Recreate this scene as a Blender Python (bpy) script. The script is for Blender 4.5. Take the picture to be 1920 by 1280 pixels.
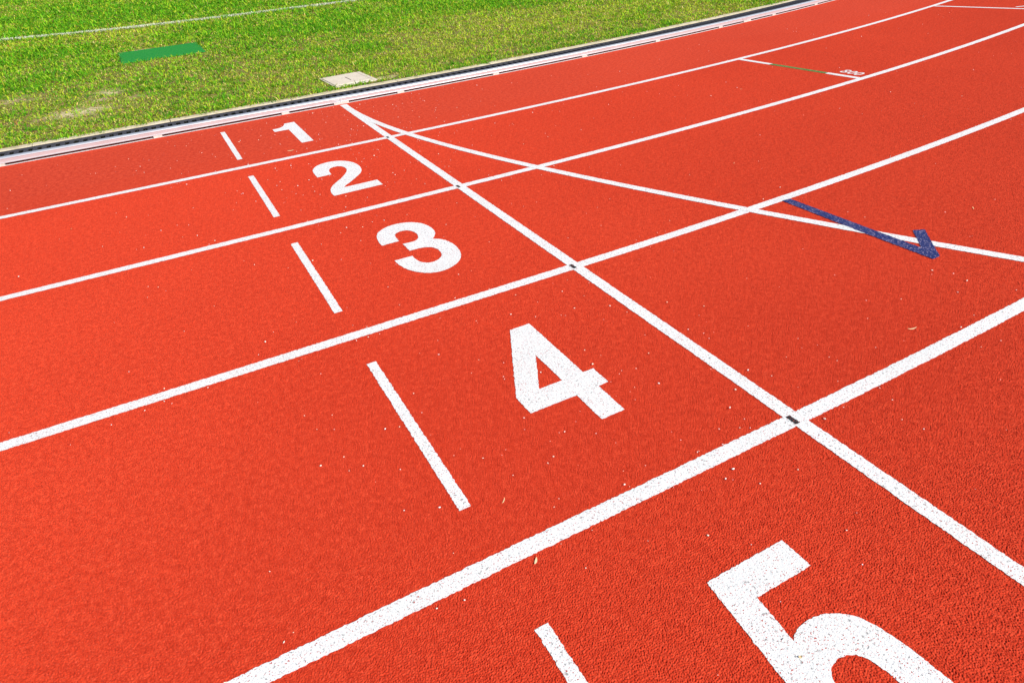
import bpy, math, random
import numpy as np
from mathutils import Matrix, Vector

random.seed(7)
RNG = np.random.default_rng(7)
scene = bpy.context.scene
for o in list(bpy.data.objects):
    bpy.data.objects.remove(o)
C = scene.collection

# ------------------------------------------------------------------ camera
cam_d = bpy.data.cameras.new('camera')
cam = bpy.data.objects.new('camera', cam_d)
C.objects.link(cam)
CAM = Vector((-1.3817, -5.8580, 1.3503))
yaw, pitch, roll = 0.44963, 0.58166, -0.07635
fw = Vector((math.sin(yaw) * math.cos(pitch), math.cos(yaw) * math.cos(pitch), -math.sin(pitch)))
r0 = Vector((math.cos(yaw), -math.sin(yaw), 0))
u0 = r0.cross(fw)
rt = math.cos(roll) * r0 + math.sin(roll) * u0
up = -math.sin(roll) * r0 + math.cos(roll) * u0
cam.matrix_world = Matrix(((rt.x, up.x, -fw.x, CAM.x), (rt.y, up.y, -fw.y, CAM.y),
                           (rt.z, up.z, -fw.z, CAM.z), (0, 0, 0, 1)))
cam_d.sensor_width = 36
cam_d.lens = 23.525
cam_d.clip_start = 0.05
cam_d.clip_end = 2000
scene.camera = cam

# ------------------------------------------------------------------ light
SUN_EL, SUN_AZ = math.radians(37.5), math.radians(151)     # azimuth clockwise from +Y
world = bpy.data.worlds.new('World')
scene.world = world
world.use_nodes = True
wn = world.node_tree
bg = wn.nodes['Background']
sky = wn.nodes.new('ShaderNodeTexSky')
sky.sky_type = 'NISHITA'
sky.sun_disc = False
sky.sun_elevation = SUN_EL
sky.sun_rotation = SUN_AZ
wn.links.new(sky.outputs[0], bg.inputs[0])
bg.inputs[1].default_value = 0.09
sd = bpy.data.lights.new('sun', 'SUN')
sd.energy = 4.6
sd.angle = math.radians(0.53)
sd.color = (1.0, 0.955, 0.89)
sun = bpy.data.objects.new('sun', sd)
C.objects.link(sun)
to_sun = Vector((math.sin(SUN_AZ) * math.cos(SUN_EL), math.cos(SUN_AZ) * math.cos(SUN_EL), math.sin(SUN_EL)))
sun.rotation_euler = to_sun.to_track_quat('Z', 'Y').to_euler()
sun.location = to_sun * 30
vs = scene.view_settings
vs.view_transform = 'Standard'
vs.look = 'None'
vs.gamma = 1
vs.use_curve_mapping = False
vs.exposure = 0.45

# ------------------------------------------------------------------ helpers
R = 32.964           # radius of the inner kerb on the bend


def pos(s, d):
    """s metres along the kerb from the finish line, d metres outward from the kerb."""
    if s < 0:
        return (s, -d)
    t = s / R
    return ((R + d) * math.sin(t), R - (R + d) * math.cos(t))


def mesh_obj(name, verts, faces, mat=None, parent=None, smooth=False):
    me = bpy.data.meshes.new(name)
    me.from_pydata([tuple(v) for v in verts], [], [tuple(f) for f in faces])
    me.update()
    if smooth:
        me.polygons.foreach_set('use_smooth', [True] * len(me.polygons))
    if mat:
        me.materials.append(mat)
    o = bpy.data.objects.new(name, me)
    C.objects.link(o)
    if parent:
        o.parent = parent
    return o


def tag(o, label=None, cat=None, group=None, kind=None):
    if label: o['label'] = label
    if cat: o['category'] = cat
    if group: o['group'] = group
    if kind: o['kind'] = kind
    return o


def empty(name, loc=(0, 0, 0)):
    o = bpy.data.objects.new(name, None)
    o.empty_display_size = 0.1
    o.location = loc
    C.objects.link(o)
    return o


def box_geo(x0, x1, y0, y1, z0, z1, bev=0.0):
    b = bev
    if b <= 0:
        v = [(x, y, z) for z in (z0, z1) for x, y in ((x0, y0), (x1, y0), (x1, y1), (x0, y1))]
        f = [(3, 2, 1, 0), (4, 5, 6, 7)] + [(i, (i + 1) % 4, 4 + (i + 1) % 4, 4 + i) for i in range(4)]
        return v, f
    rings = [(0, z0), (0, z1 - b), (b, z1)]
    v, f = [], []
    for ins, zz in rings:
        v += [(x0 + ins, y0 + ins, zz), (x1 - ins, y0 + ins, zz), (x1 - ins, y1 - ins, zz), (x0 + ins, y1 - ins, zz)]
    f.append((3, 2, 1, 0))
    for k in range(2):
        for i in range(4):
            j = (i + 1) % 4
            f.append((4 * k + i, 4 * k + j, 4 * k + 4 + j, 4 * k + 4 + i))
    f.append((8, 9, 10, 11))
    return v, f


# ---- materials
class Mat:
    def __init__(self, name, rough=0.8, metal=0.0, spec=0.5):
        self.m = bpy.data.materials.new(name)
        self.m.use_nodes = True
        self.t = self.m.node_tree
        self.b = self.t.nodes['Principled BSDF']
        self.b.inputs['Roughness'].default_value = rough
        self.b.inputs['Metallic'].default_value = metal
        self.b.inputs['Specular IOR Level'].default_value = spec
        self.geo = None

    def n(self, typ, **kw):
        nd = self.t.nodes.new(typ)
        for k, v in kw.items():
            setattr(nd, k, v)
        return nd

    def link(self, a, b):
        self.t.links.new(a, b)

    def coord(self):
        if self.geo is None:
            self.geo = self.n('ShaderNodeNewGeometry')
        return self.geo.outputs['Position']

    def noise(self, scale, detail=2.0, rough=0.5, vec=None, distort=0.0):
        nd = self.n('ShaderNodeTexNoise')
        nd.inputs['Scale'].default_value = scale
        nd.inputs['Detail'].default_value = detail
        nd.inputs['Roughness'].default_value = rough
        nd.inputs['Distortion'].default_value = distort
        self.link(vec or self.coord(), nd.inputs['Vector'])
        return nd.outputs['Fac']

    def ramp(self, fac, stops):
        nd = self.n('ShaderNodeValToRGB')
        el = nd.color_ramp.elements
        while len(el) < len(stops):
            el.new(0.5)
        for e, (p, c) in zip(el, stops):
            e.position = p
            e.color = (c[0], c[1], c[2], 1) if not isinstance(c, (int, float)) else (c, c, c, 1)
        self.link(fac, nd.inputs[0])
        return nd.outputs[0]

    def mix(self, fac, a, b, mode='MIX'):
        nd = self.n('ShaderNodeMix', data_type='RGBA', blend_type=mode)
        for sock, val in ((nd.inputs[0], fac), (nd.inputs[6], a), (nd.inputs[7], b)):
            if isinstance(val, (int, float)):
                sock.default_value = val
            elif isinstance(val, tuple):
                sock.default_value = (val[0], val[1], val[2], 1)
            else:
                self.link(val, sock)
        return nd.outputs[2]

    def math(self, op, a, b):
        nd = self.n('ShaderNodeMath', operation=op)
        for s, v in ((nd.inputs[0], a), (nd.inputs[1], b)):
            if isinstance(v, (int, float)): s.default_value = v
            else: self.link(v, s)
        return nd.outputs[0]

    def color(self, c):
        if isinstance(c, tuple):
            self.b.inputs['Base Color'].default_value = (c[0], c[1], c[2], 1)
        else:
            self.link(c, self.b.inputs['Base Color'])

    def bump(self, h, strength=0.5, dist=0.001):
        nd = self.n('ShaderNodeBump')
        nd.inputs['Strength'].default_value = strength
        nd.inputs['Distance'].default_value = dist
        self.link(h, nd.inputs['Height'])
        self.link(nd.outputs[0], self.b.inputs['Normal'])


RED = (0.60, 0.062, 0.030)


def rubber(name, bump):
    M = Mat(name, rough=0.95, spec=0.05 if bump else 0.08)
    M.b.inputs['Sheen Weight'].default_value = 0.028 if bump else 0.03      # dusty rubber: pale at grazing angles
    M.b.inputs['Sheen Roughness'].default_value = 0.45
    M.b.inputs['Sheen Tint'].default_value = (1.0, 0.72, 0.6, 1)
    big = M.noise(0.55, 4, 0.6)
    col = M.mix(M.ramp(big, [(0.3, 0.0), (0.7, 1.0)]), (0.50, 0.039, 0.0140), (0.57, 0.049, 0.0180))
    gr = M.noise(260, 2, 0.7)
    col = M.mix(M.ramp(gr, [(0.30, 1.0), (0.52, 0.0)]), col, (0.30, 0.016, 0.007))  # darker specks: shade of the granule pits put into the colour
    hi = M.noise(190, 1, 0.5)
    col = M.mix(M.ramp(hi, [(0.60, 0.0), (0.74, 0.6)]), col, (0.66, 0.085, 0.045))
    # granule clumps of slightly different dye
    mo = M.noise(40 if bump else 48, 5, 0.85)
    col = M.mix(M.ramp(mo, [(0.36 if bump else 0.34, 0.65), (0.50, 0.0)]), col, (0.34, 0.019, 0.006))
    col = M.mix(M.ramp(mo, [(0.48 if bump else 0.52, 0.0), (0.64 if bump else 0.68, 0.80 if bump else 0.70)]), col, (0.66, 0.075, 0.030))
    # pale scuffs where spikes and trolleys have worn the skin
    sc = M.noise(1.7, 5, 0.65, distort=0.6)
    fine = M.noise(120, 2, 0.7)
    f = M.math('MULTIPLY', M.ramp(sc, [(0.66, 0.0), (0.78, 1.0)]), M.ramp(fine, [(0.5, 0.0), (0.7, 0.35)]))
    col = M.mix(f, col, (0.66, 0.20, 0.14))
    M.color(col)
    if bump:
        h = M.math('ADD', M.noise(170, 2, 0.6), M.math('MULTIPLY', M.noise(420, 1, 0.5), 0.4))
        M.bump(h, 0.5, 0.003)
    return M.m


MAT_TRACK = rubber('red_rubber_granules', False)
MAT_TRACK_FLAT = rubber('red_rubber_sheet', True)


def paint(name, base, under, speck, wear, rough=0.75, dots=(0.1, 0.02, 0.015)):
    """Sprayed line paint over rubber granules: pits between granules stay uncovered."""
    M = Mat(name, rough=rough, spec=0.3)
    pit = M.noise(230, 1.5, 0.55)
    patch = M.noise(14, 3, 0.6)
    thr = M.math('ADD', pit, M.math('MULTIPLY', patch, 0.16))
    bare = M.ramp(thr, [(speck, 0.0), (speck + 0.03, 1.0)])
    grey = M.noise(330, 1.5, 0.6)
    tone = M.ramp(grey, [(0.28, (base[0] * 0.42, base[1] * 0.42, base[2] * 0.42)), (0.40, base)])
    dk = M.noise(125, 2, 0.65)
    dkp = M.math('ADD', dk, M.math('MULTIPLY', M.noise(11, 3, 0.6), 0.14))
    tone = M.mix(M.ramp(dkp, [(0.415, 0.85), (0.445, 0.0)]), tone, (base[0] * 0.22, base[1] * 0.20, base[2] * 0.20))
    big = M.noise(2.5, 4, 0.6)
    tone = M.mix(M.ramp(big, [(0.4, 0.0), (0.8, wear)]), tone, (base[0] * 0.86, base[1] * 0.84, base[2] * 0.80))
    M.color(M.mix(bare, tone, under))
    M.bump(M.math('ADD', M.noise(200, 2, 0.6), M.math('MULTIPLY', M.noise(450, 1, 0.5), 0.4)), 0.45, 0.003)
    return M.m


MAT_WHITE = paint('white_line_paint', (0.72, 0.72, 0.71), (0.40, 0.035, 0.018), 0.722, 0.5)
MAT_BLACK = paint('black_line_paint', (0.018, 0.018, 0.02), (0.34, 0.07, 0.05), 0.70, 0.3)
MAT_BLUE = paint('blue_line_paint', (0.006, 0.016, 0.11), (0.38, 0.30, 0.42), 0.69, 0.4, rough=0.5)
MAT_GREEN = paint('green_line_paint', (0.070, 0.165, 0.028), (0.45, 0.48, 0.25), 0.70, 0.4)


def soil_mat():
    M = Mat('infield_soil', rough=0.95, spec=0.1)
    a = M.noise(2.2, 5, 0.65)
    b = M.noise(60, 4, 0.7)
    col = M.ramp(b, [(0.3, (0.05, 0.035, 0.012)), (0.5, (0.18, 0.125, 0.04)), (0.7, (0.42, 0.33, 0.13))])
    col = M.mix(M.ramp(a, [(0.45, 0.0), (0.65, 0.8)]), col, (0.13, 0.17, 0.035))
    att = M.n('ShaderNodeAttribute', attribute_name='bare')
    f2 = M.noise(140, 3, 0.7)
    brk = M.ramp(M.noise(24, 5, 0.8), [(0.38, 0.0), (0.54, 1.0)])
    fac = M.math('MULTIPLY', att.outputs['Fac'], brk)
    sand = M.ramp(f2, [(0.3, (0.66, 0.50, 0.28)), (0.6, (0.88, 0.73, 0.46))])
    col = M.mix(fac, col, sand)
    tu = M.n('ShaderNodeAttribute', attribute_name='turf')
    tcol = M.ramp(M.noise(35, 5, 0.8), [(0.34, (0.04, 0.12, 0.008)), (0.5, (0.12, 0.22, 0.016)), (0.66, (0.26, 0.29, 0.05))])
    col = M.mix(tu.outputs['Fac'], col, tcol)
    M.color(col)
    M.bump(M.noise(90, 4, 0.7), 0.8, 0.01)
    return M.m


def grass_mat(name='grass_blades'):
    M = Mat(name, rough=0.6, spec=0.12)
    att = M.n('ShaderNodeAttribute', attribute_name='Col')
    M.color(att.outputs['Color'])
    tr = M.n('ShaderNodeBsdfTranslucent')
    M.link(att.outputs['Color'], tr.inputs['Color'])
    mx = M.n('ShaderNodeMixShader')
    mx.inputs[0].default_value = 0.33
    M.link(M.b.outputs[0], mx.inputs[1])
    M.link(tr.outputs[0], mx.inputs[2])
    M.link(mx.outputs[0], M.t.nodes['Material Output'].inputs['Surface'])
    return M.m


def concrete(name, c1, c2, moss=0.0):
    M = Mat(name, rough=0.9, spec=0.2)
    a = M.noise(9, 5, 0.65)
    b = M.noise(160, 3, 0.7)
    col = M.mix(M.ramp(a, [(0.35, 0.0), (0.7, 1.0)]), c1, c2)
    col = M.mix(M.ramp(b, [(0.3, 0.45), (0.55, 0.0)]), col, (c1[0] * 0.6, c1[1] * 0.58, c1[2] * 0.5))
    if moss:
        m = M.noise(13, 4, 0.7)
        col = M.mix(M.ramp(m, [(0.52, 0.0), (0.68, moss)]), col, (0.26, 0.24, 0.08))
    M.color(col)
    M.bump(b, 0.5, 0.003)
    return M.m


MAT_SOIL = soil_mat()
MAT_GRASS = grass_mat()
MAT_CONC = concrete('pale_concrete', (0.52, 0.44, 0.29), (0.66, 0.59, 0.44), 0.6)
MAT_LID = concrete('beige_concrete_lid', (0.60, 0.525, 0.42), (0.68, 0.60, 0.49))

M = Mat('anodised_aluminium', rough=0.30, metal=0.50)
st = M.n('ShaderNodeMapping'); st.inputs['Scale'].default_value = (3, 160, 160)
M.link(M.coord(), st.inputs['Vector'])
br = M.noise(2.0, 3, 0.6, vec=st.outputs[0])
M.color(M.ramp(br, [(0.3, (0.56, 0.57, 0.60)), (0.7, (0.64, 0.65, 0.68))]))
rr = M.ramp(M.noise(7, 4, 0.6), [(0.3, 0.26), (0.7, 0.38)])
M.link(rr, M.b.inputs['Roughness'])
MAT_ALU = M.m

M = Mat('grey_plastic_foot', rough=0.6, spec=0.4)
M.color(M.ramp(M.noise(40, 4, 0.6), [(0.3, (0.46, 0.43, 0.39)), (0.7, (0.60, 0.57, 0.52))]))
MAT_FOOT = M.m

M = Mat('black_drain_plastic', rough=0.85, spec=0.06)
M.color(M.ramp(M.noise(25, 4, 0.65), [(0.35, (0.042, 0.042, 0.050)), (0.6, (0.060, 0.060, 0.070)), (0.78, (0.085, 0.082, 0.08))]))
MAT_DRAIN = M.m

M = Mat('drain_interior', rough=0.9, spec=0.1)
M.color(M.ramp(M.noise(14, 4, 0.6), [(0.3, (0.004, 0.004, 0.005)), (0.7, (0.010, 0.009, 0.009))]))
MAT_CHANNEL = M.m

M = Mat('green_turf_mat', rough=0.85, spec=0.15)
g1 = M.noise(70, 3, 0.7)
g2 = M.noise(5, 3, 0.6)
col = M.ramp(g1, [(0.28, (0.004, 0.12, 0.022)), (0.5, (0.011, 0.215, 0.027)), (0.72, (0.05, 0.34, 0.055))])
col = M.mix(M.ramp(g2, [(0.4, 0.0), (0.7, 0.35)]), col, (0.03, 0.25, 0.028))
M.color(col)
M.bump(g1, 0.8, 0.006)
MAT_MAT = M.m

M = Mat('white_rubber_granules', rough=0.7, spec=0.3)
oi = M.noise(30, 2, 0.5)
M.color(M.ramp(oi, [(0.35, (0.80, 0.80, 0.80)), (0.65, (0.80, 0.72, 0.55))]))
MAT_PEBBLE = M.m
M = Mat('dry_straw', rough=0.7, spec=0.3)
M.color(M.ramp(M.noise(20, 2, 0.5), [(0.35, (0.62, 0.42, 0.20)), (0.65, (0.72, 0.58, 0.36))]))
MAT_STRAW = M.m

# ------------------------------------------------------------------ ground sheets
M = Mat('far_turf', rough=0.95, spec=0.1)
M.color(M.ramp(M.noise(1.2, 6, 0.7), [(0.3, (0.06, 0.13, 0.02)), (0.55, (0.13, 0.19, 0.03)), (0.75, (0.24, 0.22, 0.08))]))
M.bump(M.noise(60, 4, 0.7), 1.0, 0.03)
MAT_FAR = M.m
g = mesh_obj('ground', [(-700, -700, -0.20), (700, -700, -0.20), (700, 700, -0.20), (-700, 700, -0.20)], [(0, 1, 2, 3)], MAT_FAR)
tag(g, 'green turf ground reaching to the horizon', None, kind='structure')

SL = [-84, -60, -40, -25, -15, -8, -4, -2, 0] + [i * 0.5 for i in range(1, 40)] + [20 + i * 2 for i in range(42)]


def band(name, d0, d1, z, mat, ss=SL, parent=None):
    v, f = [], []
    for s in ss:
        for d in (d0, d1):
            x, y = pos(s, d)
            v.append((x, y, z))
    for i in range(len(ss) - 1):
        f.append((2 * i, 2 * i + 1, 2 * i + 3, 2 * i + 2))
    return mesh_obj(name, v, f, mat, parent)


tb = band('track_base', -0.075, 9.9, -0.0045, MAT_TRACK_FLAT)
tag(tb, 'red rubber running track curving to the left', None, kind='structure')
tl = band('track_inner_lane', -0.075, 1.195, 0.0001, MAT_TRACK_FLAT)
tag(tl, 'red rubber inner lane beside the aluminium kerb', None, kind='structure')


# granular rubber surface: a seamless relief tile laid over the outer lanes
def relief(n, size):
    fx = np.fft.fftfreq(n, d=size / n)
    fy = np.fft.fftfreq(n, d=size / n)
    k = np.sqrt(fx[:, None] ** 2 + fy[None, :] ** 2)

    def bandp(lam, width):
        w = RNG.standard_normal((n, n))
        F = np.fft.fft2(w) * np.exp(-((k - 1 / lam) / (width / lam)) ** 2)
        h = np.real(np.fft.ifft2(F))
        return h / h.std()
    h = 1.0 * bandp(0.0057, 0.50) + 0.40 * bandp(0.011, 0.5) + 0.55 * bandp(0.0034, 0.3)
    h = h - 1.1 * np.clip(bandp(0.0075, 0.5) - 1.75, 0, 1.2)   # scattered deeper pits
    h = h / h.std()
    h = np.tanh(h * 0.5) / 0.5                  # rounded granule tops
    h = np.where(h > 0, h * 0.8, h * 1.2)       # deep gaps between them
    return h / h.std()


TN, TS = 480, 0.6
H = relief(TN, TS)
H = H * 0.00080
H = H - np.percentile(H, 97.6) + 0.0006         # a few granules stand through the line paint
ii = np.arange(TN + 1)
gx, gy = np.meshgrid(ii * TS / TN - TS / 2, ii * TS / TN - TS / 2, indexing='ij')
gz = H[np.ix_(ii % TN, ii % TN)]
co = np.stack([gx, gy, gz], -1).reshape(-1, 3)
a = (ii[:-1, None] * (TN + 1) + ii[None, :-1]).ravel()
quads = np.stack([a, a + TN + 1, a + TN + 2, a + 1], -1)


def np_mesh(name, co, loops, starts, totals, mat, smooth=True):
    me = bpy.data.meshes.new(name)
    me.vertices.add(len(co))
    me.vertices.foreach_set('co', np.asarray(co, np.float32).ravel())
    me.loops.add(len(loops))
    me.loops.foreach_set('vertex_index', np.asarray(loops, np.int32))
    me.polygons.add(len(starts))
    me.polygons.foreach_set('loop_start', np.asarray(starts, np.int32))
    me.polygons.foreach_set('loop_total', np.asarray(totals, np.int32))
    me.polygons.foreach_set('use_smooth', np.full(len(starts), smooth))
    me.update(calc_edges=True)
    me.materials.append(mat)
    return me


me = np_mesh('track_surface', co, quads.ravel(), np.arange(len(quads)) * 4, np.full(len(quads), 4), MAT_TRACK)
ts = bpy.data.objects.new('track_surface', me)
C.objects.link(ts)
tag(ts, 'granular red rubber surface of the running track', None, kind='structure')
NX, NY = 24, 14
X0, Y0 = -4.6, -8.4
ng = bpy.data.node_groups.new('lay_tiles', 'GeometryNodeTree')
ng.interface.new_socket('Geometry', in_out='INPUT', socket_type='NodeSocketGeometry')
ng.interface.new_socket('Geometry', in_out='OUTPUT', socket_type='NodeSocketGeometry')
N = ng.nodes
L = ng.links
gi, go = N.new('NodeGroupInput'), N.new('NodeGroupOutput')
grid = N.new('GeometryNodeMeshGrid')
grid.inputs['Size X'].default_value = (NX - 1) * TS
grid.inputs['Size Y'].default_value = (NY - 1) * TS
grid.inputs['Vertices X'].default_value = NX
grid.inputs['Vertices Y'].default_value = NY
tr_ = N.new('GeometryNodeTransform')
tr_.inputs['Translation'].default_value = (X0 + (NX - 1) * TS / 2, Y0 + (NY - 1) * TS / 2, 0)
L.new(grid.outputs[0], tr_.inputs[0])
posn = N.new('GeometryNodeInputPosition')
sep = N.new('ShaderNodeSeparateXYZ')
L.new(posn.outputs[0], sep.inputs[0])
mxx = N.new('ShaderNodeMath'); mxx.operation = 'MAXIMUM'; mxx.inputs[1].default_value = 0.0
L.new(sep.outputs[0], mxx.inputs[0])
suby = N.new('ShaderNodeMath'); suby.operation = 'SUBTRACT'; suby.inputs[0].default_value = R
L.new(sep.outputs[1], suby.inputs[1])
cmb = N.new('ShaderNodeCombineXYZ')
L.new(mxx.outputs[0], cmb.inputs[0]); L.new(suby.outputs[0], cmb.inputs[1])
ln_ = N.new('ShaderNodeVectorMath'); ln_.operation = 'LENGTH'
L.new(cmb.outputs[0], ln_.inputs[0])
cmp_ = N.new('ShaderNodeMath'); cmp_.operation = 'LESS_THAN'; cmp_.inputs[1].default_value = R + 0.77
L.new(ln_.outputs['Value'], cmp_.inputs[0])
dele = N.new('GeometryNodeDeleteGeometry'); dele.domain = 'POINT'
L.new(tr_.outputs[0], dele.inputs[0]); L.new(cmp_.outputs[0], dele.inputs[1])
iop = N.new('GeometryNodeInstanceOnPoints')
L.new(dele.outputs[0], iop.inputs['Points'])
L.new(gi.outputs[0], iop.inputs['Instance'])
L.new(iop.outputs[0], go.inputs[0])
md = ts.modifiers.new('lay_tiles', 'NODES')
md.node_group = ng

# infield soil sheet (finer where it is in view so the worn patches follow the grass)
BARE = [(-2.00, 1.47, 0.26, 0.15, 0.85), (-1.72, 2.22, 0.12, 0.16, 0.85), (-1.85, 1.88, 0.10, 0.07, 0.7), (-2.62, 2.55, 0.22, 0.18, 0.35),
        (0.62, 0.72, 0.16, 0.05, 0.9), (-1.45, 1.75, 0.12, 0.06, 0.45), (-1.95, 1.15, 0.2, 0.05, 0.4), (-1.35, 4.93, 0.28, 0.045, 0.9)]


def bare_at(x, y):
    b = np.zeros_like(x)
    for cx, cy, sx, sy, a in BARE:
        b = np.maximum(b, a * np.exp(-((x - cx) / sx) ** 2 - ((y - cy) / sy) ** 2))
    return b


def vnoise(x, y, scale, seed):
    r = np.random.default_rng(seed)
    T = r.random((256, 256))
    u, v = x * scale + 1000.3, y * scale + 1000.7
    i, j = np.floor(u).astype(int), np.floor(v).astype(int)
    fu, fv = u - i, v - j
    fu, fv = fu * fu * (3 - 2 * fu), fv * fv * (3 - 2 * fv)
    i0, j0, i1, j1 = i % 256, j % 256, (i + 1) % 256, (j + 1) % 256
    return (T[i0, j0] * (1 - fu) + T[i1, j0] * fu) * (1 - fv) + (T[i0, j1] * (1 - fu) + T[i1, j1] * fu) * fv


def fbm(x, y, scale, seed, octv=4):
    s, a, t = 0, 1.0, 0
    for k in range(octv):
        s = s + a * vnoise(x, y, scale * 2 ** k, seed + k)
        t += a
        a *= 0.55
    return s / t


def frustum_ok(x, y, m=0.45):
    """keep grass in the part of the infield that this view, or one a step aside, can see"""
    dx, dy, dz = x - CAM.x, y - CAM.y, -CAM.z
    zz = dx * fw.x + dy * fw.y + dz * fw.z
    a = (dx * rt.x + dy * rt.y + dz * rt.z) / zz
    b = (dx * up.x + dy * up.y + dz * up.z) / zz
    return (zz > 0) & (np.abs(a) < 0.765 + m * .5) & (b < 0.51 + m * .12)


ZS = 0.006
ss = [-84, -60, -40, -25, -15, -10, -7] + list(np.arange(-5.5, 10.01, 0.1)) + [11, 12, 14, 17, 20, 25, 30, 35, 40, 45]
ds = [0.49] + list(np.arange(0.6, 6.0, 0.1)) + [6.5, 7, 8, 9, 10, 12, 15, 20, 26, 30]
vv = []
for s in ss:
    for d in ds:
        x, y = pos(s, -d)
        vv.append((x, y, ZS))
ff = []
nd_ = len(ds)
for i in range(len(ss) - 1):
    for j in range(nd_ - 1):
        ff.append((i * nd_ + j, (i + 1) * nd_ + j, (i + 1) * nd_ + j + 1, i * nd_ + j + 1))
inf = mesh_obj('infield', vv, ff, MAT_SOIL)
va = np.array(vv)
ba = inf.data.attributes.new('bare', 'FLOAT', 'POINT')
ba.data.foreach_set('value', np.clip(bare_at(va[:, 0], va[:, 1]) * 1.3, 0, 1).astype(np.float32))
ta = inf.data.attributes.new('turf', 'FLOAT', 'POINT')
ta.data.foreach_set('value', np.where(frustum_ok(va[:, 0], va[:, 1], 0.40) & (va[:, 0] > -6.4) & (va[:, 0] < 8.1) & (va[:, 1] < 19.8), 0.0, 1.0).astype(np.float32))
tag(inf, 'infield soil under the grass', None, kind='structure')

# ------------------------------------------------------------------ drain and concrete edge
S_SEC = [-5 + i for i in range(16)]       # one metre pieces from -5 m to 10 m
chv, chf = [], []
prof = [(0.075, -0.0046), (0.078, -0.19), (0.446, -0.19), (0.449, 0.004)]
cs = [-84, -20, -8] + list(np.arange(-5, 12, 0.5)) + [14, 18, 24, 40, 70, 100]
for s in cs:
    for e, zz in prof:
        x, y = pos(s, -e)
        chv.append((x, y, zz))
for i in range(len(cs) - 1):
    for j in range(3):
        chf.append((4 * i + j, 4 * i + 4 + j, 4 * i + 5 + j, 4 * i + 1 + j))
ch = mesh_obj('drain_channel', chv, chf, MAT_CHANNEL)
tag(ch, 'dark drainage channel running along the kerb', None, kind='structure')

bv, bf = box_geo(-0.0155, 0.0155, 0.0, 0.330, -0.030, 0.0, 0.003)
bar_me = bpy.data.meshes.new('bar')
bar_me.from_pydata(bv, [], bf)
bar_me.materials.append(MAT_DRAIN)


def sweep(name, s0, s1, prof, mat, step=0.25, parent=None, caps=True, smooth=False, origin=(0, 0, 0)):
    n = max(2, int(math.ceil((s1 - s0) / step)) + 1)
    v, f = [], []
    k = len(prof)
    for i in range(n):
        s = s0 + (s1 - s0) * i / (n - 1)
        for e, zz in prof:
            x, y = pos(s, -e)
            v.append((x - origin[0], y - origin[1], zz - origin[2]))
    for i in range(n - 1):
        for j in range(k):
            q = (j + 1) % k
            f.append((k * i + j, k * i + q, k * (i + 1) + q, k * (i + 1) + j))
    if caps:
        f.append(tuple(range(k - 1, -1, -1)))
        f.append(tuple(range(k * (n - 1), k * n)))
    return mesh_obj(name, v, f, mat, parent, smooth)


ORD = ['first', 'second', 'third', 'fourth', 'fifth', 'sixth', 'seventh', 'eighth', 'ninth', 'tenth', 'eleventh', 'twelfth']


def where(i0, base):
    """Say where a one metre piece lies, counted from the finish line."""
    if i0 >= 0:
        return '%s, %s right of the finish line' % (base, ORD[i0])
    return '%s, %s left of the finish line' % (base, ORD[-i0 - 1])


GZ = 0.004
for s0 in range(-4, 9):
    ox, oy = pos(s0 + 0.5, -0.26)
    root = empty('drain_grate', (ox, oy, 0))
    tag(root, where(s0, 'black slotted drain grate'), 'drain grate', 'drain grates along the kerb')
    sweep('back_rim', s0 + 0.002, s0 + 0.998, [(0.418, GZ), (0.418, -0.004), (0.446, -0.010), (0.446, GZ + 0.002), (0.425, GZ + 0.001)], MAT_DRAIN, parent=root, origin=(ox, oy, 0))
    sweep('front_rim', s0 + 0.002, s0 + 0.998, [(0.080, GZ), (0.080, -0.026), (0.094, -0.026), (0.094, GZ)], MAT_DRAIN, parent=root, origin=(ox, oy, 0))
    for k in range(16):
        sm = s0 + 0.0325 + k * 0.0623
        x, y = pos(sm, -0.0905)
        b = bpy.data.objects.new('bar', bar_me)
        C.objects.link(b)
        b.parent = root
        b.location = (x - ox, y - oy, GZ - 0.004)
        b.rotation_euler = (0, 0, max(sm, 0) / R)

for s0 in range(-4, 9):
    ox, oy = pos(s0 + 0.2, -0.5)
    w = 0.010 * random.random()
    dz = random.uniform(-0.002, 0.002)
    o = sweep('concrete_edging', s0 - 0.297, s0 + 0.697, [(0.4485, 0.009 + dz), (0.4485, -0.15), (0.532 + w, -0.15), (0.532 + w, 0.009 + dz), (0.526 + w, 0.012 + dz), (0.454, 0.012 + dz)],
              MAT_CONC, step=0.1, origin=(ox, oy, 0))
    o.location = (ox, oy, 0)
    tag(o, where(s0, 'pale concrete edging block by the grass'), 'edging block', 'concrete edging blocks')
far = [sweep('concrete_strip', 8.71, 90, [(0.4485, 0.010), (0.4485, -0.15), (0.56, -0.15), (0.56, 0.014)], MAT_CONC, step=1.0),
       sweep('concrete_strip', -84, -4.31, [(0.4485, 0.010), (0.4485, -0.15), (0.56, -0.15), (0.56, 0.014)], MAT_CONC, step=10)]
for o in far:
    tag(o, 'concrete edging strip farther along the infield', None, kind='structure')

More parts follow.
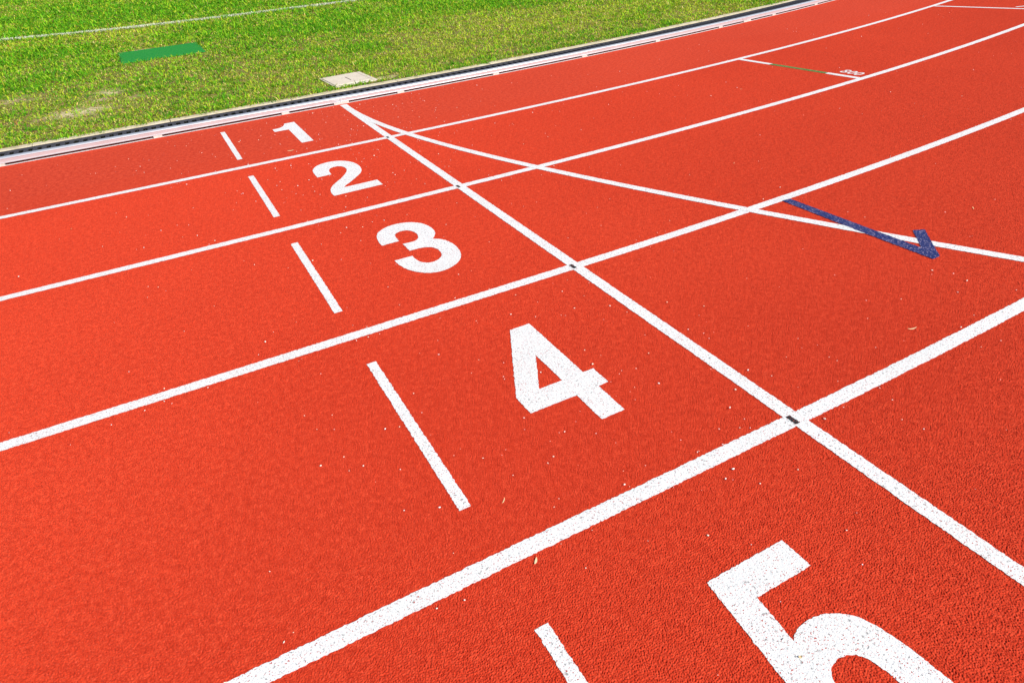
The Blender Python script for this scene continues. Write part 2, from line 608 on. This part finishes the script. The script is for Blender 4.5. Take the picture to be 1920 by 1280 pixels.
# ------------------------------------------------------------------ raised aluminium kerb
KP = [(0.0180, 0.0172), (0.0178, 0.0215), (0.0185, 0.0225), (0.0222, 0.0240), (0.0222, 0.0452), (0.0198, 0.0466), (0.0193, 0.0485),
      (0.0215, 0.0520), (0.0265, 0.0560), (0.0310, 0.0570), (0.0560, 0.0576), (0.0630, 0.0558), (0.0665, 0.0525), (0.0675, 0.0480), (0.0675, 0.0172)]
KP = KP[::-1]
KERBS = [(-5.02, 0.0175, [-4.46, -3.46, -2.475, -1.425, -0.447], 'left of the finish line'),
         (0.0205, 4.98, [0.563, 1.52, 2.547, 3.535, 4.52], 'just right of the finish line'),
         (4.983, 9.98, [5.50, 6.40, 7.4, 8.4, 9.4], 'farthest along the bend')]
for k0, k1, feet, wh in KERBS:
    ox, oy = pos((k0 + k1) / 2, 0)
    root = empty('kerb_rail', (ox, oy, 0))
    tag(root, 'raised aluminium kerb rail on small feet, section ' + wh, 'kerb rail', 'aluminium kerb rails')
    sweep('rail', k0, k1, KP, MAT_ALU, step=0.2, parent=root, origin=(ox, oy, 0))
    for fs in feet:
        sweep('foot', fs - 0.031, fs + 0.031, [(0.066, 0.0168), (0.066, 0.0), (0.0172, 0.0), (0.0172, 0.0168)], MAT_FOOT, parent=root, origin=(ox, oy, 0), step=0.1)
    if k1 < 9:
        jf = (k1 - 0.055, k1 + 0.072)
        sweep('joint_foot', jf[0], jf[1], [(0.066, 0.0168), (0.066, 0.0), (0.0160, 0.0), (0.0160, 0.0168)], MAT_FOOT, parent=root, origin=(ox, oy, 0), step=0.1)
        sweep('joint_plate', k1 - 0.075, k1 - 0.001, [(0.0221, 0.0255), (0.0204, 0.0255), (0.0204, 0.0440), (0.0221, 0.0440)][::-1], MAT_ALU, parent=root, origin=(ox, oy, 0), step=0.1)


# ------------------------------------------------------------------ painted markings
def strip_mesh(name, left, right, z, mat, parent=None):
    v = [(x, y, z) for x, y in left] + [(x, y, z) for x, y in right]
    n = len(left)
    f = [(i, i + 1, n + i + 1, n + i) for i in range(n - 1)]
    o = mesh_obj(name, v, f, mat, parent)
    # faces must look up
    p = o.data.polygons[0]
    if p.normal.z < 0:
        o.data.flip_normals()
    return o


def wob(s, seed, amp=0.0018):
    return amp * (random.random() - 0.5) * 2


def lane_strip(name, s0, s1, d0, d1, z, mat, fine=(-4.5, 6.0), step=0.006, parent=None, amp=0.0018):
    out, i = [], 0
    s = s0
    L_, R_ = [], []
    while s < s1:
        L_.append(pos(s, d0 + wob(s, 1, amp)))
        R_.append(pos(s, d1 + wob(s, 2, amp)))
        s += step if fine[0] <= s <= fine[1] else 0.25
    L_.append(pos(s1, d0)); R_.append(pos(s1, d1))
    return strip_mesh(name, L_, R_, z, mat, parent)


ZL, ZF, ZI, ZB, ZX = 0.0006, 0.0009, 0.0012, 0.0015, 0.0017
o = lane_strip('kerb_line', -40, 60, -0.037, -0.0140, ZL, MAT_WHITE, step=0.01)
tag(o, 'thin white painted line showing under the aluminium kerb', 'painted line')
LN = {1: 'white lane line between lanes one and two, nearest the kerb', 2: 'white lane line between lanes two and three',
      3: 'white lane line between lanes three and four', 4: 'white lane line between lanes four and five', 5: 'white lane line on the near side of lane five'}
WORD = {1: 'one', 2: 'two', 3: 'three', 4: 'four', 5: 'five'}
for n in range(1, 6):
    o = lane_strip('lane_line', -40, 60, 1.22 * n - 0.05, 1.22 * n, ZL, MAT_WHITE, step=0.006 if n > 2 else 0.012)
    tag(o, LN[n], 'lane line', 'lane lines')


def quad_strip(name, p0, p1, width, z, mat, parent=None, step=0.006, amp=0.0017):
    """straight painted bar from p0 to p1 with slightly ragged sprayed edges"""
    p0, p1 = np.array(p0), np.array(p1)
    d = p1 - p0
    Ln = np.linalg.norm(d)
    d = d / Ln
    nrm = np.array([-d[1], d[0]])
    n = max(2, int(Ln / step))
    A, B = [], []
    for i in range(n + 1):
        c = p0 + d * Ln * i / n
        A.append(c + nrm * (width / 2 + random.uniform(-amp, amp)))
        B.append(c - nrm * (width / 2 + random.uniform(-amp, amp)))
    return strip_mesh(name, A, B, z, mat, parent)


fl = empty('finish_line', (0.025, -3.0, 0))
tag(fl, 'long straight white finish line crossing all lanes, with black marks', 'finish line')


def local(o, root):
    o.parent = root
    o.matrix_parent_inverse = root.matrix_world.inverted() if False else Matrix.Translation(-Vector(root.location))
    return o


local(quad_strip('white_band', (0.025, -0.016), (0.025, -9.7), 0.05, ZF, MAT_WHITE), fl)
for n in range(1, 6):
    local(quad_strip('black_mark', (0.0135, -1.22 * n + 0.046), (0.0135, -1.22 * n + 0.006), 0.017, ZB, MAT_BLACK, step=0.003), fl)

# curved start line, bending away from the finish line
cl, cr = [], []
cy_ = [0.0, 0.3, 0.6, 0.9, 1.184, 1.8, 2.41, 3.0, 3.618, 4.473, 4.635]
cx_ = [0.030, 0.040, 0.062, 0.098, 0.148, 0.325, 0.536, 0.778, 1.043, 1.452, 1.540]
pc = np.polyfit(cy_, cx_, 4)
th = np.linspace(0.016, 7.2, 1100)
px = np.where(th < 4.6, np.polyval(pc, th), np.polyval(pc, 4.6) + (th - 4.6) * np.polyval(np.polyder(pc), 4.6) + 0.03 * (th - 4.6) ** 2)
py = -th
for i in range(len(th)):
    j0, j1 = max(i - 1, 0), min(i + 1, len(th) - 1)
    tx, ty = px[j1] - px[j0], py[j1] - py[j0]
    ll = math.hypot(tx, ty)
    nx, ny = -ty / ll, tx / ll
    w = 0.025
    cl.append((px[i] + nx * (w + wob(0, 0)), py[i] + ny * (w + wob(0, 0))))
    cr.append((px[i] - nx * (w + wob(0, 0)), py[i] - ny * (w + wob(0, 0))))
o = strip_mesh('start_line', cl, cr, ZI, MAT_WHITE)
tag(o, 'long curved white start line fanning out from the finish line across the lanes', 'start line')

TICK = {1: (-0.180, -1.000), 2: (-1.411, -2.214), 3: (-2.624, -3.425), 4: (-3.849, -4.655), 5: (-5.059, -5.865)}
for n, (y0, y1) in TICK.items():
    o = quad_strip('short_line', (-0.9775, y0), (-0.9775, y1), 0.034, ZL, MAT_WHITE, step=0.005)
    tag(o, 'short white cross line left of the painted number ' + WORD[n], 'short line', 'short lines beside the lane numbers')

ONE = [(-0.637, -0.386, 1), (-0.590, -0.381), (-0.556, -0.356), (-0.537, -0.322), (-0.524, -0.277, 1), (-0.446, -0.275, 1), (-0.446, -0.899, 1), (-0.531, -0.899, 1),
       (-0.531, -0.472, 1), (-0.636, -0.470, 1)]
TWO = [(-0.628, -1.722, 1), (-0.627, -1.624), (-0.619, -1.568), (-0.601, -1.526), (-0.570, -1.490), (-0.522, -1.468), (-0.469, -1.468), (-0.417, -1.491), (-0.377, -1.539), (-0.353, -1.599),
       (-0.346, -1.670), (-0.352, -1.735), (-0.366, -1.782), (-0.394, -1.831), (-0.438, -1.885), (-0.484, -1.935), (-0.522, -1.973), (-0.540, -1.999, 1), (-0.334, -1.999, 1), (-0.334, -2.098, 1), (-0.628, -2.102, 1),
       (-0.629, -2.050), (-0.622, -2.000), (-0.601, -1.948), (-0.566, -1.897), (-0.508, -1.829), (-0.461, -1.758), (-0.437, -1.705), (-0.431, -1.657), (-0.441, -1.615), (-0.463, -1.591), (-0.492, -1.589),
       (-0.519, -1.606), (-0.534, -1.640), (-0.539, -1.690), (-0.540, -1.720, 1)]
THREE = [(-0.618, -2.920, 1), (-0.619, -2.895), (-0.616, -2.847), (-0.606, -2.802), (-0.588, -2.763), (-0.556, -2.733), (-0.514, -2.714), (-0.460, -2.712), (-0.410, -2.730), (-0.372, -2.764), (-0.348, -2.814),
         (-0.339, -2.870), (-0.345, -2.924), (-0.360, -2.960), (-0.385, -2.994, 1), (-0.366, -3.008), (-0.344, -3.036), (-0.329, -3.084), (-0.325, -3.138), (-0.331, -3.193), (-0.345, -3.240), (-0.368, -3.279),
         (-0.402, -3.310), (-0.441, -3.329), (-0.483, -3.335), (-0.522, -3.327), (-0.557, -3.303), (-0.587, -3.266), (-0.608, -3.222), (-0.618, -3.178), (-0.622, -3.147), (-0.623, -3.112, 1), (-0.537, -3.112, 1),
         (-0.537, -3.147), (-0.530, -3.186), (-0.511, -3.216), (-0.485, -3.228), (-0.456, -3.222), (-0.430, -3.202), (-0.415, -3.176), (-0.409, -3.142), (-0.413, -3.105), (-0.428, -3.077), (-0.450, -3.062),
         (-0.477, -3.055), (-0.527, -3.053, 1), (-0.528, -2.961, 1), (-0.500, -2.964), (-0.470, -2.964), (-0.448, -2.951), (-0.433, -2.923), (-0.428, -2.884), (-0.434, -2.848), (-0.453, -2.821), (-0.478, -2.812),
         (-0.506, -2.818), (-0.523, -2.838), (-0.530, -2.868), (-0.531, -2.918, 1)]
FOUR = [(-0.459, -3.936, 1), (-0.376, -3.936, 1), (-0.376, -4.310, 1), (-0.336, -4.310, 1), (-0.336, -4.400, 1), (-0.376, -4.402, 1), (-0.376, -4.546, 1), (-0.463, -4.547, 1), (-0.463, -4.405, 1),
        (-0.633, -4.404, 1), (-0.636, -4.312, 1)]
FOUR_H = [(-0.460, -4.132, 1), (-0.460, -4.310, 1), (-0.549, -4.310, 1)]
FIVE = [(-0.590, -5.158, 1), (-0.352, -5.158, 1), (-0.352, -5.246, 1), (-0.521, -5.246, 1), (-0.533, -5.362, 1), (-0.512, -5.349), (-0.481, -5.343), (-0.447, -5.345), (-0.413, -5.357), (-0.386, -5.376),
        (-0.364, -5.406), (-0.351, -5.446), (-0.342, -5.495), (-0.338, -5.545), (-0.336, -5.590), (-0.341, -5.635), (-0.356, -5.684), (-0.387, -5.728), (-0.430, -5.758), (-0.476, -5.767), (-0.530, -5.758), (-0.578, -5.728),
        (-0.607, -5.684), (-0.621, -5.620, 1), (-0.538, -5.606, 1), (-0.529, -5.642), (-0.506, -5.672), (-0.476, -5.681), (-0.450, -5.670), (-0.432, -5.637), (-0.425, -5.585), (-0.424, -5.535), (-0.428, -5.496), (-0.436, -5.466),
        (-0.452, -5.446), (-0.476, -5.437), (-0.502, -5.438), (-0.518, -5.446), (-0.530, -5.461), (-0.538, -5.483, 1), (-0.622, -5.472, 1)]


def outline(pts, step=0.005, amp=0.0014):
    """Catmull-Rom through the points, straight and sharp at corners (third value 1)."""
    n = len(pts)
    P = [np.array(p[:2]) for p in pts]
    cor = [len(p) > 2 for p in pts]
    out = []
    for i in range(n):
        j = (i + 1) % n
        p1, p2 = P[i], P[j]
        m1 = (p2 - P[i - 1]) / 2 if not cor[i] else None
        m2 = (P[(j + 1) % n] - p1) / 2 if not cor[j] else None
        if m1 is None and m2 is None:
            m1 = m2 = p2 - p1
        elif m1 is None:
            m1 = 2 * (p2 - p1) - m2 if False else (p2 - p1) * 1.5 - m2 / 2
        elif m2 is None:
            m2 = (p2 - p1) * 1.5 - m1 / 2
        k = max(1, int(np.linalg.norm(p2 - p1) / step))
        for q in range(k):
            t = q / k
            c = (2 * t ** 3 - 3 * t ** 2 + 1) * p1 + (t ** 3 - 2 * t ** 2 + t) * m1 + (-2 * t ** 3 + 3 * t ** 2) * p2 + (t ** 3 - t ** 2) * m2
            out.append(c + np.array([random.uniform(-amp, amp), random.uniform(-amp, amp)]))
    return out


def filled(name, loops, z, mat, origin=(0, 0)):
    cu = bpy.data.curves.new(name, 'CURVE')
    cu.dimensions = '2D'
    cu.fill_mode = 'BOTH'
    for lp in loops:
        sp = cu.splines.new('POLY')
        sp.points.add(len(lp) - 1)
        for q, c in zip(sp.points, lp):
            q.co = (c[0] - origin[0], c[1] - origin[1], 0, 1)
        sp.use_cyclic_u = True
    tmp = bpy.data.objects.new(name + '_tmp', cu)
    C.objects.link(tmp)
    bpy.context.view_layer.update()
    me = bpy.data.meshes.new_from_object(tmp.evaluated_get(bpy.context.evaluated_depsgraph_get()))
    bpy.data.objects.remove(tmp)
    bpy.data.curves.remove(cu)
    me.name = name
    if len(me.polygons) and sum(p.normal.z for p in me.polygons) < 0:
        me.flip_normals()
    me.materials.clear()
    me.materials.append(mat)
    o = bpy.data.objects.new(name, me)
    o.location = (origin[0], origin[1], z)
    C.objects.link(o)
    return o


for n, loops, c in ((1, [ONE], (-0.54, -0.59)), (2, [TWO], (-0.48, -1.78)), (3, [THREE], (-0.48, -3.02)), (4, [FOUR, FOUR_H], (-0.48, -4.24)), (5, [FIVE], (-0.48, -5.46))):
    o = filled('lane_number', [outline(lp) for lp in loops], ZL, MAT_WHITE, c)
    tag(o, 'large white painted lane number ' + WORD[n], 'lane number', 'painted lane numbers')

# staggered start mark in lane 2: white, green, white, with a small 800 beside it


def rad(th_, d):
    return ((R + d) * math.sin(th_), R - (R + d) * math.cos(th_))


TH = 0.10185
sm = empty('stagger_line', (*rad(TH, 1.8), 0))
tag(sm, 'white start line in lane 2 with a green middle part', 'start line')
local(quad_strip('white_part', rad(TH, 1.219), rad(TH, 1.555), 0.05, ZF, MAT_WHITE, step=0.01), sm)
local(quad_strip('green_part', rad(TH, 1.556), rad(TH, 2.105), 0.048, ZF, MAT_GREEN, step=0.01), sm)
local(quad_strip('white_part', rad(TH, 2.106), rad(TH, 2.391), 0.05, ZF, MAT_WHITE, step=0.01), sm)
o = quad_strip('stagger_line', rad(0.2066, 1.219), rad(0.2115, 2.391), 0.05, ZF, MAT_WHITE, step=0.02)
tag(o, 'plain white start line in lane 2, farthest along the bend', 'start line')
o = quad_strip('paint_mark', (7.40, -1.185), (7.52, -1.232), 0.03, ZF, MAT_WHITE, step=0.02)
tag(o, 'small white paint mark at the right edge beyond the far start line', 'paint mark')


def ring(cx, cy, a, b, n=28):
    """ellipse: a half width (along -y), b half height (along +x)"""
    return [(cx + b * math.sin(2 * math.pi * i / n), cy - a * math.cos(2 * math.pi * i / n)) for i in range(n)]


eight = [ring(3.688, -1.988, 0.030, 0.027), ring(3.688, -1.988, 0.013, 0.012), ring(3.742, -1.988, 0.0275, 0.0262), ring(3.742, -1.988, 0.012, 0.012)]
num = empty('distance_number', (3.71, -2.05, 0))
tag(num, 'small white painted 800 beside the green and white start line', 'painted number')
local(filled('digit', [eight[0], eight[1]], ZF, MAT_WHITE, (0, 0)), num)
d2 = local(filled('digit', [eight[2], eight[3]], ZF + 0.0004, MAT_WHITE, (0, 0)), num)
for cy in (-2.052, -2.116):
    local(filled('digit', [ring(3.714, cy, 0.029, 0.053), ring(3.714, cy, 0.0125, 0.035)], ZF, MAT_WHITE, (0, 0)), num)

# blue arrow-like check mark crossing the curved line in lane 4
blue = [(1.257, -3.637, 1), (1.307, -3.640, 1), (1.318, -4.346, 1), (1.444, -4.216, 1), (1.492, -4.238, 1), (1.308, -4.437, 1), (1.262, -4.440, 1), (1.255, -4.100, 1)]
o = filled('arrow_mark', [outline(blue, 0.005, 0.0022)], ZX, MAT_BLUE, (1.33, -4.1))
tag(o, 'worn blue painted half arrow across the curved white line in lane 4', 'arrow')

# ------------------------------------------------------------------ loose granules and straw on the track
pts = []
for _ in range(460):
    pts.append((random.uniform(-4.2, 8.0), random.uniform(-6.6, -0.05)))
for _ in range(430):
    pts.append((random.gauss(-0.25, 0.75), -abs(random.gauss(1.3, 0.9)) - 0.05))
for _ in range(110):
    pts.append((random.gauss(-0.5, 0.35), random.gauss(-4.3, 0.45)))
for _ in range(90):
    pts.append((random.gauss(0.9, 1.0), random.gauss(-4.9, 0.35)))
for n in (3, 4):                       # grains collect along the lines
    for _ in range(60):
        pts.append(pos(random.uniform(-3, 4), 1.22 * n - 0.025 + random.choice((-1, 1)) * abs(random.gauss(0.045, 0.03))))
OC = [(1, 0, 0), (-1, 0, 0), (0, 1, 0), (0, -1, 0), (0, 0, 1), (0, 0, -1), (.6, .6, .5), (-.6, .6, .5), (-.6, -.6, .5), (.6, -.6, .5)]
OF = [(4, 6, 7), (4, 7, 8), (4, 8, 9), (4, 9, 6), (6, 0, 2), (6, 2, 7), (7, 2, 1), (7, 1, 8), (8, 1, 3), (8, 3, 9), (9, 3, 0), (9, 0, 6), (5, 2, 0), (5, 1, 2), (5, 3, 1), (5, 0, 3)]
pv, pf = [], []
for x, y in pts:
    d = (R - y if x < 0 else math.hypot(x, y - R)) - (R if x >= 0 else R)
    if (x < 0 and y > -0.03) or (x >= 0 and math.hypot(x, y - R) - R < 0.03):
        continue
    s = random.lognormvariate(math.log(0.0018), 0.38)
    s = min(max(s, 0.0011), 0.0040)
    ex, ey, ez = s * random.uniform(.7, 1.5), s * random.uniform(.6, 1.0), s * random.uniform(.6, 1.0)
    an = random.uniform(0, 6.28)
    ca, sa = math.cos(an), math.sin(an)
    b0 = len(pv)
    for vx, vy, vz in OC:
        vx, vy, vz = vx * ex * random.uniform(.8, 1.2), vy * ey * random.uniform(.8, 1.2), vz * ez
        pv.append((x + ca * vx - sa * vy, y + sa * vx + ca * vy, 0.0004 + ez * 0.8 + vz))
    pf += [tuple(b0 + i for i in t) for t in OF]
o = mesh_obj('loose_granules', pv, pf, MAT_PEBBLE)
tag(o, 'tiny white loose granules scattered over the red track', 'granules', kind='stuff')

sv, sf = [], []
spots = [(-0.642, -1.040, .045, .012), (1.87, -4.22, .026, .004), (0.73, -4.727, .035, .005), (-0.901, -4.902, .020, .006), (-0.55, -5.395, .008, .006)]
for _ in range(5):
    spots.append((random.uniform(-3, 5), random.uniform(-5.8, -0.2), random.uniform(.008, .022), random.uniform(.0012, .0028)))
for x, y, ln, wd in spots:
    an = random.uniform(-0.7, 0.9)
    dx, dy = math.cos(an), math.sin(an)
    b0 = len(sv)
    for q in range(5):
        t = q / 4 - 0.5
        wq = wd * (1 - (2 * t) ** 2 * 0.8) / 2
        bz = 0.0012 + 0.004 * (2 * t) ** 2 * random.uniform(.3, 1)
        cvx = 0.04 * ln * (2 * t) ** 2
        sv.append((x + dx * ln * t - dy * (wq + cvx), y + dy * ln * t + dx * (wq + cvx), bz + 0.0006))
        sv.append((x + dx * ln * t - dy * (cvx - wq), y + dy * ln * t + dx * (cvx - wq), bz))
    for q in range(4):
        sf.append((b0 + 2 * q, b0 + 2 * q + 1, b0 + 2 * q + 3, b0 + 2 * q + 2))
o = mesh_obj('straw_bits', sv, sf, MAT_STRAW)
tag(o, 'scattered dry straw and leaf slivers on the red track', 'straw', kind='stuff')

# ------------------------------------------------------------------ things set in the grass
v, f = box_geo(-0.488, 0.488, -0.465, 0.465, -0.01, 0.020, 0.005)
mt = mesh_obj('turf_mat', v, f, MAT_MAT)
mt.location = (-1.088, 4.385, -0.004)
mt.rotation_euler = (0, 0, math.radians(0.8))
tag(mt, 'flat bright green rectangular mat lying in the grass', 'mat')

cv = empty('inspection_cover', (0.345, 0.900, 0))
cv.rotation_euler = (0, 0, math.radians(3.0))
tag(cv, 'beige concrete inspection cover in the grass beside the kerb', 'inspection cover')


def child_box(name, x0, x1, y0, y1, z0, z1, mat, bev=0.002, parent=None):
    v, f = box_geo(x0, x1, y0, y1, z0, z1, bev)
    return mesh_obj(name, v, f, mat, parent)


child_box('lid', -0.193, 0.162, -0.205, 0.212, -0.02, 0.018, MAT_LID, 0.003, cv)
# slot for the lifting key: its shaded hollow painted as a dark strip on the lid
child_box('slot_shade', -0.004, 0.004, -0.085, 0.085, 0.016, 0.0186, MAT_CHANNEL, 0.0, cv)
for nm, a in (('frame_side', (-0.212, -0.198, -0.262, 0.250)), ('frame_side', (0.169, 0.208, -0.262, 0.250)), ('frame_side', (-0.1978, 0.1688, 0.218, 0.250)), ('frame_side', (-0.1978, 0.1688, -0.262, -0.212))):
    child_box(nm, a[0], a[1], a[2], a[3], -0.02, 0.015, MAT_LID, 0.002, cv)

# ------------------------------------------------------------------ grass
HOLES = []


def in_mat(x, y):
    c, s = math.cos(-math.radians(0.8)), math.sin(-math.radians(0.8))
    u = (x + 1.088) * c - (y - 4.385) * s
    w = (x + 1.088) * s + (y - 4.385) * c
    return (np.abs(u) < 0.482) & (np.abs(w) < 0.46)


def in_cover(x, y):
    c, s = math.cos(-math.radians(3)), math.sin(-math.radians(3))
    u = (x - 0.345) * c - (y - 0.900) * s
    w = (x - 0.345) * s + (y - 0.900) * c
    return (np.abs(u) < 0.205) & (w > -0.238) & (w < 0.247)


LINE = np.array([(-5.2, 9.0), (-3.9, 8.45), (-3.2, 8.12), (-2.26, 7.80), (-1.29, 7.57), (-.27, 7.46), (.6, 7.42), (1.76, 7.40), (2.63, 7.38), (6, 7.3)])


def line_d(x, y):
    return np.abs(y - np.interp(x, LINE[:, 0], LINE[:, 1]))


LUSH = [(0.72, 4.7, 1.1, 0.9, .9), (-2.35, 5.2, .7, .7, .55), (-0.9, 9.3, 2.2, 1.6, .9), (4.3, 4.4, .9, .6, .8), (1.06, 2.5, .35, .35, .8), (-2.45, 3.1, .4, .3, .6), (-2.2, 1.85, .2, .12, .4), (1.9, 5.6, 1, .8, .6),
        (-0.2, 3.2, .6, .5, .35), (-2.4, .95, .35, .3, .35), (-1.1, 1.1, .5, .3, .3), (-2.0, 12.0, 3, 2, .5), (4.9, 2.2, .5, .4, .4)]
DRY = [(-2.6, 2.5, .55, .4, .9), (-1.2, 7.2, 1.6, .6, .6), (2.6, 2.0, 1.3, .5, .3), (0.6, 2.0, .9, .4, .3), (3.2, 3.0, 1.2, .6, .25), (-1.9, 1.5, .55, .35, .7), (-1.2, 4.95, .5, .12, .6), (0.4, .9, .7, .25, .6), (-0.1, 1.6, .8, .3, .3), (-0.7, 3.6, .7, .2, .35)]


PALE = [(3.2, 2.4, 1.9, 1.0, 1.0), (5.3, 1.8, 1.2, .8, .9), (1.7, 1.5, .9, .5, .6), (2.8, 4.4, 1.2, .7, .6), (0.6, 1.5, .9, .4, .5), (-1.6, 7.0, 2, .5, .5)]


def blobs(x, y, L_):
    b = np.zeros_like(x)
    for cx, cy, sx, sy, a in L_:
        b += a * np.exp(-((x - cx) / sx) ** 2 - ((y - cy) / sy) ** 2)
    return b


def sample(n, x0, x1, y0, y1):
    x = RNG.uniform(x0, x1, n)
    y = RNG.uniform(y0, y1, n)
    return x, y


def inward(x, y):
    return np.where(x < 0, y, R - np.hypot(x, y - R))


def make_blades(name, x, y, length, width, lean, col, z0):
    n = len(x)
    az = RNG.uniform(0, 2 * np.pi, n)
    dx, dy = np.cos(az), np.sin(az)
    tw = az + np.pi / 2 + RNG.normal(0, .35, n)
    wx, wy = np.cos(tw) * width / 2, np.sin(tw) * width / 2
    l1, l2 = lean * 0.75, np.minimum(lean * 1.35 + 0.1, 1.75)
    mx = x + dx * np.sin(l1) * length * .5
    my = y + dy * np.sin(l1) * length * .5
    mz = z0 + np.cos(l1) * length * .5
    tx = mx + dx * np.sin(l2) * length * .5
    ty = my + dy * np.sin(l2) * length * .5
    tz = np.maximum(mz + np.cos(l2) * length * .5, z0 + .002)
    co = np.empty((n, 5, 3))
    co[:, 0] = np.stack([x - wx, y - wy, np.full(n, z0)], -1)
    co[:, 1] = np.stack([x + wx, y + wy, np.full(n, z0)], -1)
    co[:, 2] = np.stack([mx + wx * .9, my + wy * .9, mz], -1)
    co[:, 3] = np.stack([mx - wx * .9, my - wy * .9, mz], -1)
    co[:, 4] = np.stack([tx, ty, tz], -1)
    b = np.arange(n)[:, None] * 5
    loops = (b + np.array([0, 1, 2, 3, 3, 2, 4])[None]).ravel()
    st = np.arange(n)[:, None] * 7 + np.array([0, 4])[None]
    to = np.tile([4, 3], n)
    me = np_mesh(name, co.reshape(-1, 3), loops, st.ravel(), to, MAT_GRASS, True)
    ca = me.color_attributes.new('Col', 'FLOAT_COLOR', 'POINT')
    cc = np.ones((n, 5, 4), np.float32)
    cc[:, :, :3] = col[:, None, :]
    ca.data.foreach_set('color', cc.ravel())
    o = bpy.data.objects.new(name, me)
    C.objects.link(o)
    return o


def grass_cloud(n, x0, x1, y0, y1, dmax):
    x, y = sample(n, x0, x1, y0, y1)
    k = frustum_ok(x, y)
    x, y = x[k], y[k]
    e = inward(x, y)
    edge = 0.508 + 0.055 * (fbm(x, y, 3.1, 50, 3) - .5) * 2 + 0.02 * (vnoise(x, y, 30, 60) - .5)
    dist = np.hypot(x - CAM.x, y - CAM.y)
    dens = np.minimum(1.0, (6.6 / dist) ** 1.45)
    dens *= 0.62 + 0.5 * (fbm(x, y, 5.0, 11, 3))
    dens *= 1 - np.clip((bare_at(x, y) * 1.9 + (fbm(x, y, 9, 15, 3) - .55) * 1.6 * (bare_at(x, y) > .08)), 0, .90)
    bm = bare_at(x, y) > .18
    dens = np.where(bm & (vnoise(x, y, 17, 16) * .6 + vnoise(x, y, 40, 18) * .4 > .56), np.maximum(dens, .55), dens)
    clump = vnoise(x, y, 13, 21) * .5 + vnoise(x, y, 34, 22) * .5
    dens *= np.clip((clump - .12) * 2.4, 0.14, 1.15)
    dens *= np.clip((e - edge) / .05 + .45, 0, 1)
    k = (RNG.random(len(x)) < dens) & (e > edge) & ~in_mat(x, y) & ~in_cover(x, y)
    return x[k], y[k], dist[k]


GREEN, LIME, YELL, STRAW, BROWN = [np.array(c) for c in ((0.090, 0.34, 0.008), (0.24, 0.50, 0.014), (0.43, 0.53, 0.030), (0.70, 0.57, 0.19), (0.30, 0.14, 0.035))]


def blade_colour(x, y):
    n = len(x)
    lush = fbm(x, y, 0.9, 31, 4) * 1.0 + blobs(x, y, LUSH) * .45 - blobs(x, y, DRY) * .42 + (fbm(x, y, 7, 41, 2) - .5) * .85
    t = np.clip((lush - .25) / .55, 0, 1)
    r = RNG.random(n)
    col = np.empty((n, 3))
    # probabilities shift from dry to lush
    p_straw = np.clip(.24 - .25 * t, .025, 1)
    p_brown = np.clip(.075 - .065 * t, .012, 1)
    p_yell = np.clip(.34 - .24 * t, .06, 1)
    pale = np.clip(blobs(x, y, PALE), 0, 1)
    p_yell = p_yell + .28 * pale
    p_brown = p_brown * (1 - .7 * pale)
    p_lime = .27 + .08 * t
    c1 = p_straw
    c2 = c1 + p_brown
    c3 = c2 + p_yell
    c4 = c3 + p_lime
    for lo, hi, c in ((0, c1, STRAW), (c1, c2, BROWN), (c2, c3, YELL), (c3, c4, LIME), (c4, 2, GREEN)):
        k = (r >= lo) & (r < hi)
        col[k] = c
    col *= RNG.uniform(.72, 1.25, (n, 1))
    col[:, 0] *= RNG.uniform(.85, 1.15, n)
    return col, t


gx_, gy_, gd_ = grass_cloud(2300000, -6.5, 8.2, 0.45, 20.0, 20)
NMAX = 640000
if len(gx_) > NMAX:
    k = RNG.choice(len(gx_), NMAX, replace=False)
    gx_, gy_, gd_ = gx_[k], gy_[k], gd_[k]
col, tl_ = blade_colour(gx_, gy_)
nb = len(gx_)
LD = line_d(gx_, gy_)
lw = 0.055 + 0.02 * (fbm(gx_, gy_, 9, 77, 2) - .5)
onl = (LD < lw)
leng = RNG.gamma(9, 0.0046, nb) * (0.72 + .5 * tl_)
wid = RNG.uniform(.0050, .0095, nb) * np.clip(gd_ / 7.5, 1, 2.2)
lean = np.clip(np.abs(RNG.normal(1.18, .34, nb)), .05, 1.52)
dry = col[:, 0] > col[:, 1] * 1.05
lean[dry] = np.clip(lean[dry] + .35, 0, 1.5)
leng *= np.clip(gd_ / 9, 1, 1.5)
k = ~onl
o = make_blades('grass', gx_[k], gy_[k], leng[k], wid[k], lean[k], col[k], ZS - .002)
tag(o, 'short sunlit infield grass, green mixed with dry straw', 'grass', kind='stuff')
lx = RNG.uniform(-5, 6, 70000)
ly = np.interp(lx, LINE[:, 0], LINE[:, 1]) + RNG.normal(0, .038, len(lx))
q = frustum_ok(lx, ly) & (vnoise(lx, ly, 14, 91) + vnoise(lx, ly, 40, 92) > .55)
lx, ly = lx[q], ly[q]
wc = np.tile(np.array([[.88, .86, .74]]), (len(lx), 1)) * RNG.uniform(.6, 1.12, (len(lx), 1))
gm = RNG.random(len(lx)) < .18
wc[gm] = LIME * RNG.uniform(.7, 1.2, (gm.sum(), 1))
o = make_blades('field_line', lx, ly, RNG.uniform(.025, .05, len(lx)), RNG.uniform(.006, .011, len(lx)), np.clip(RNG.normal(1.0, .35, len(lx)), .1, 1.5), wc, ZS - .002)
tag(o, 'white chalk line painted across the grass of the infield', 'painted line', kind='stuff')
print('blades', nb, 'line', int(onl.sum()))
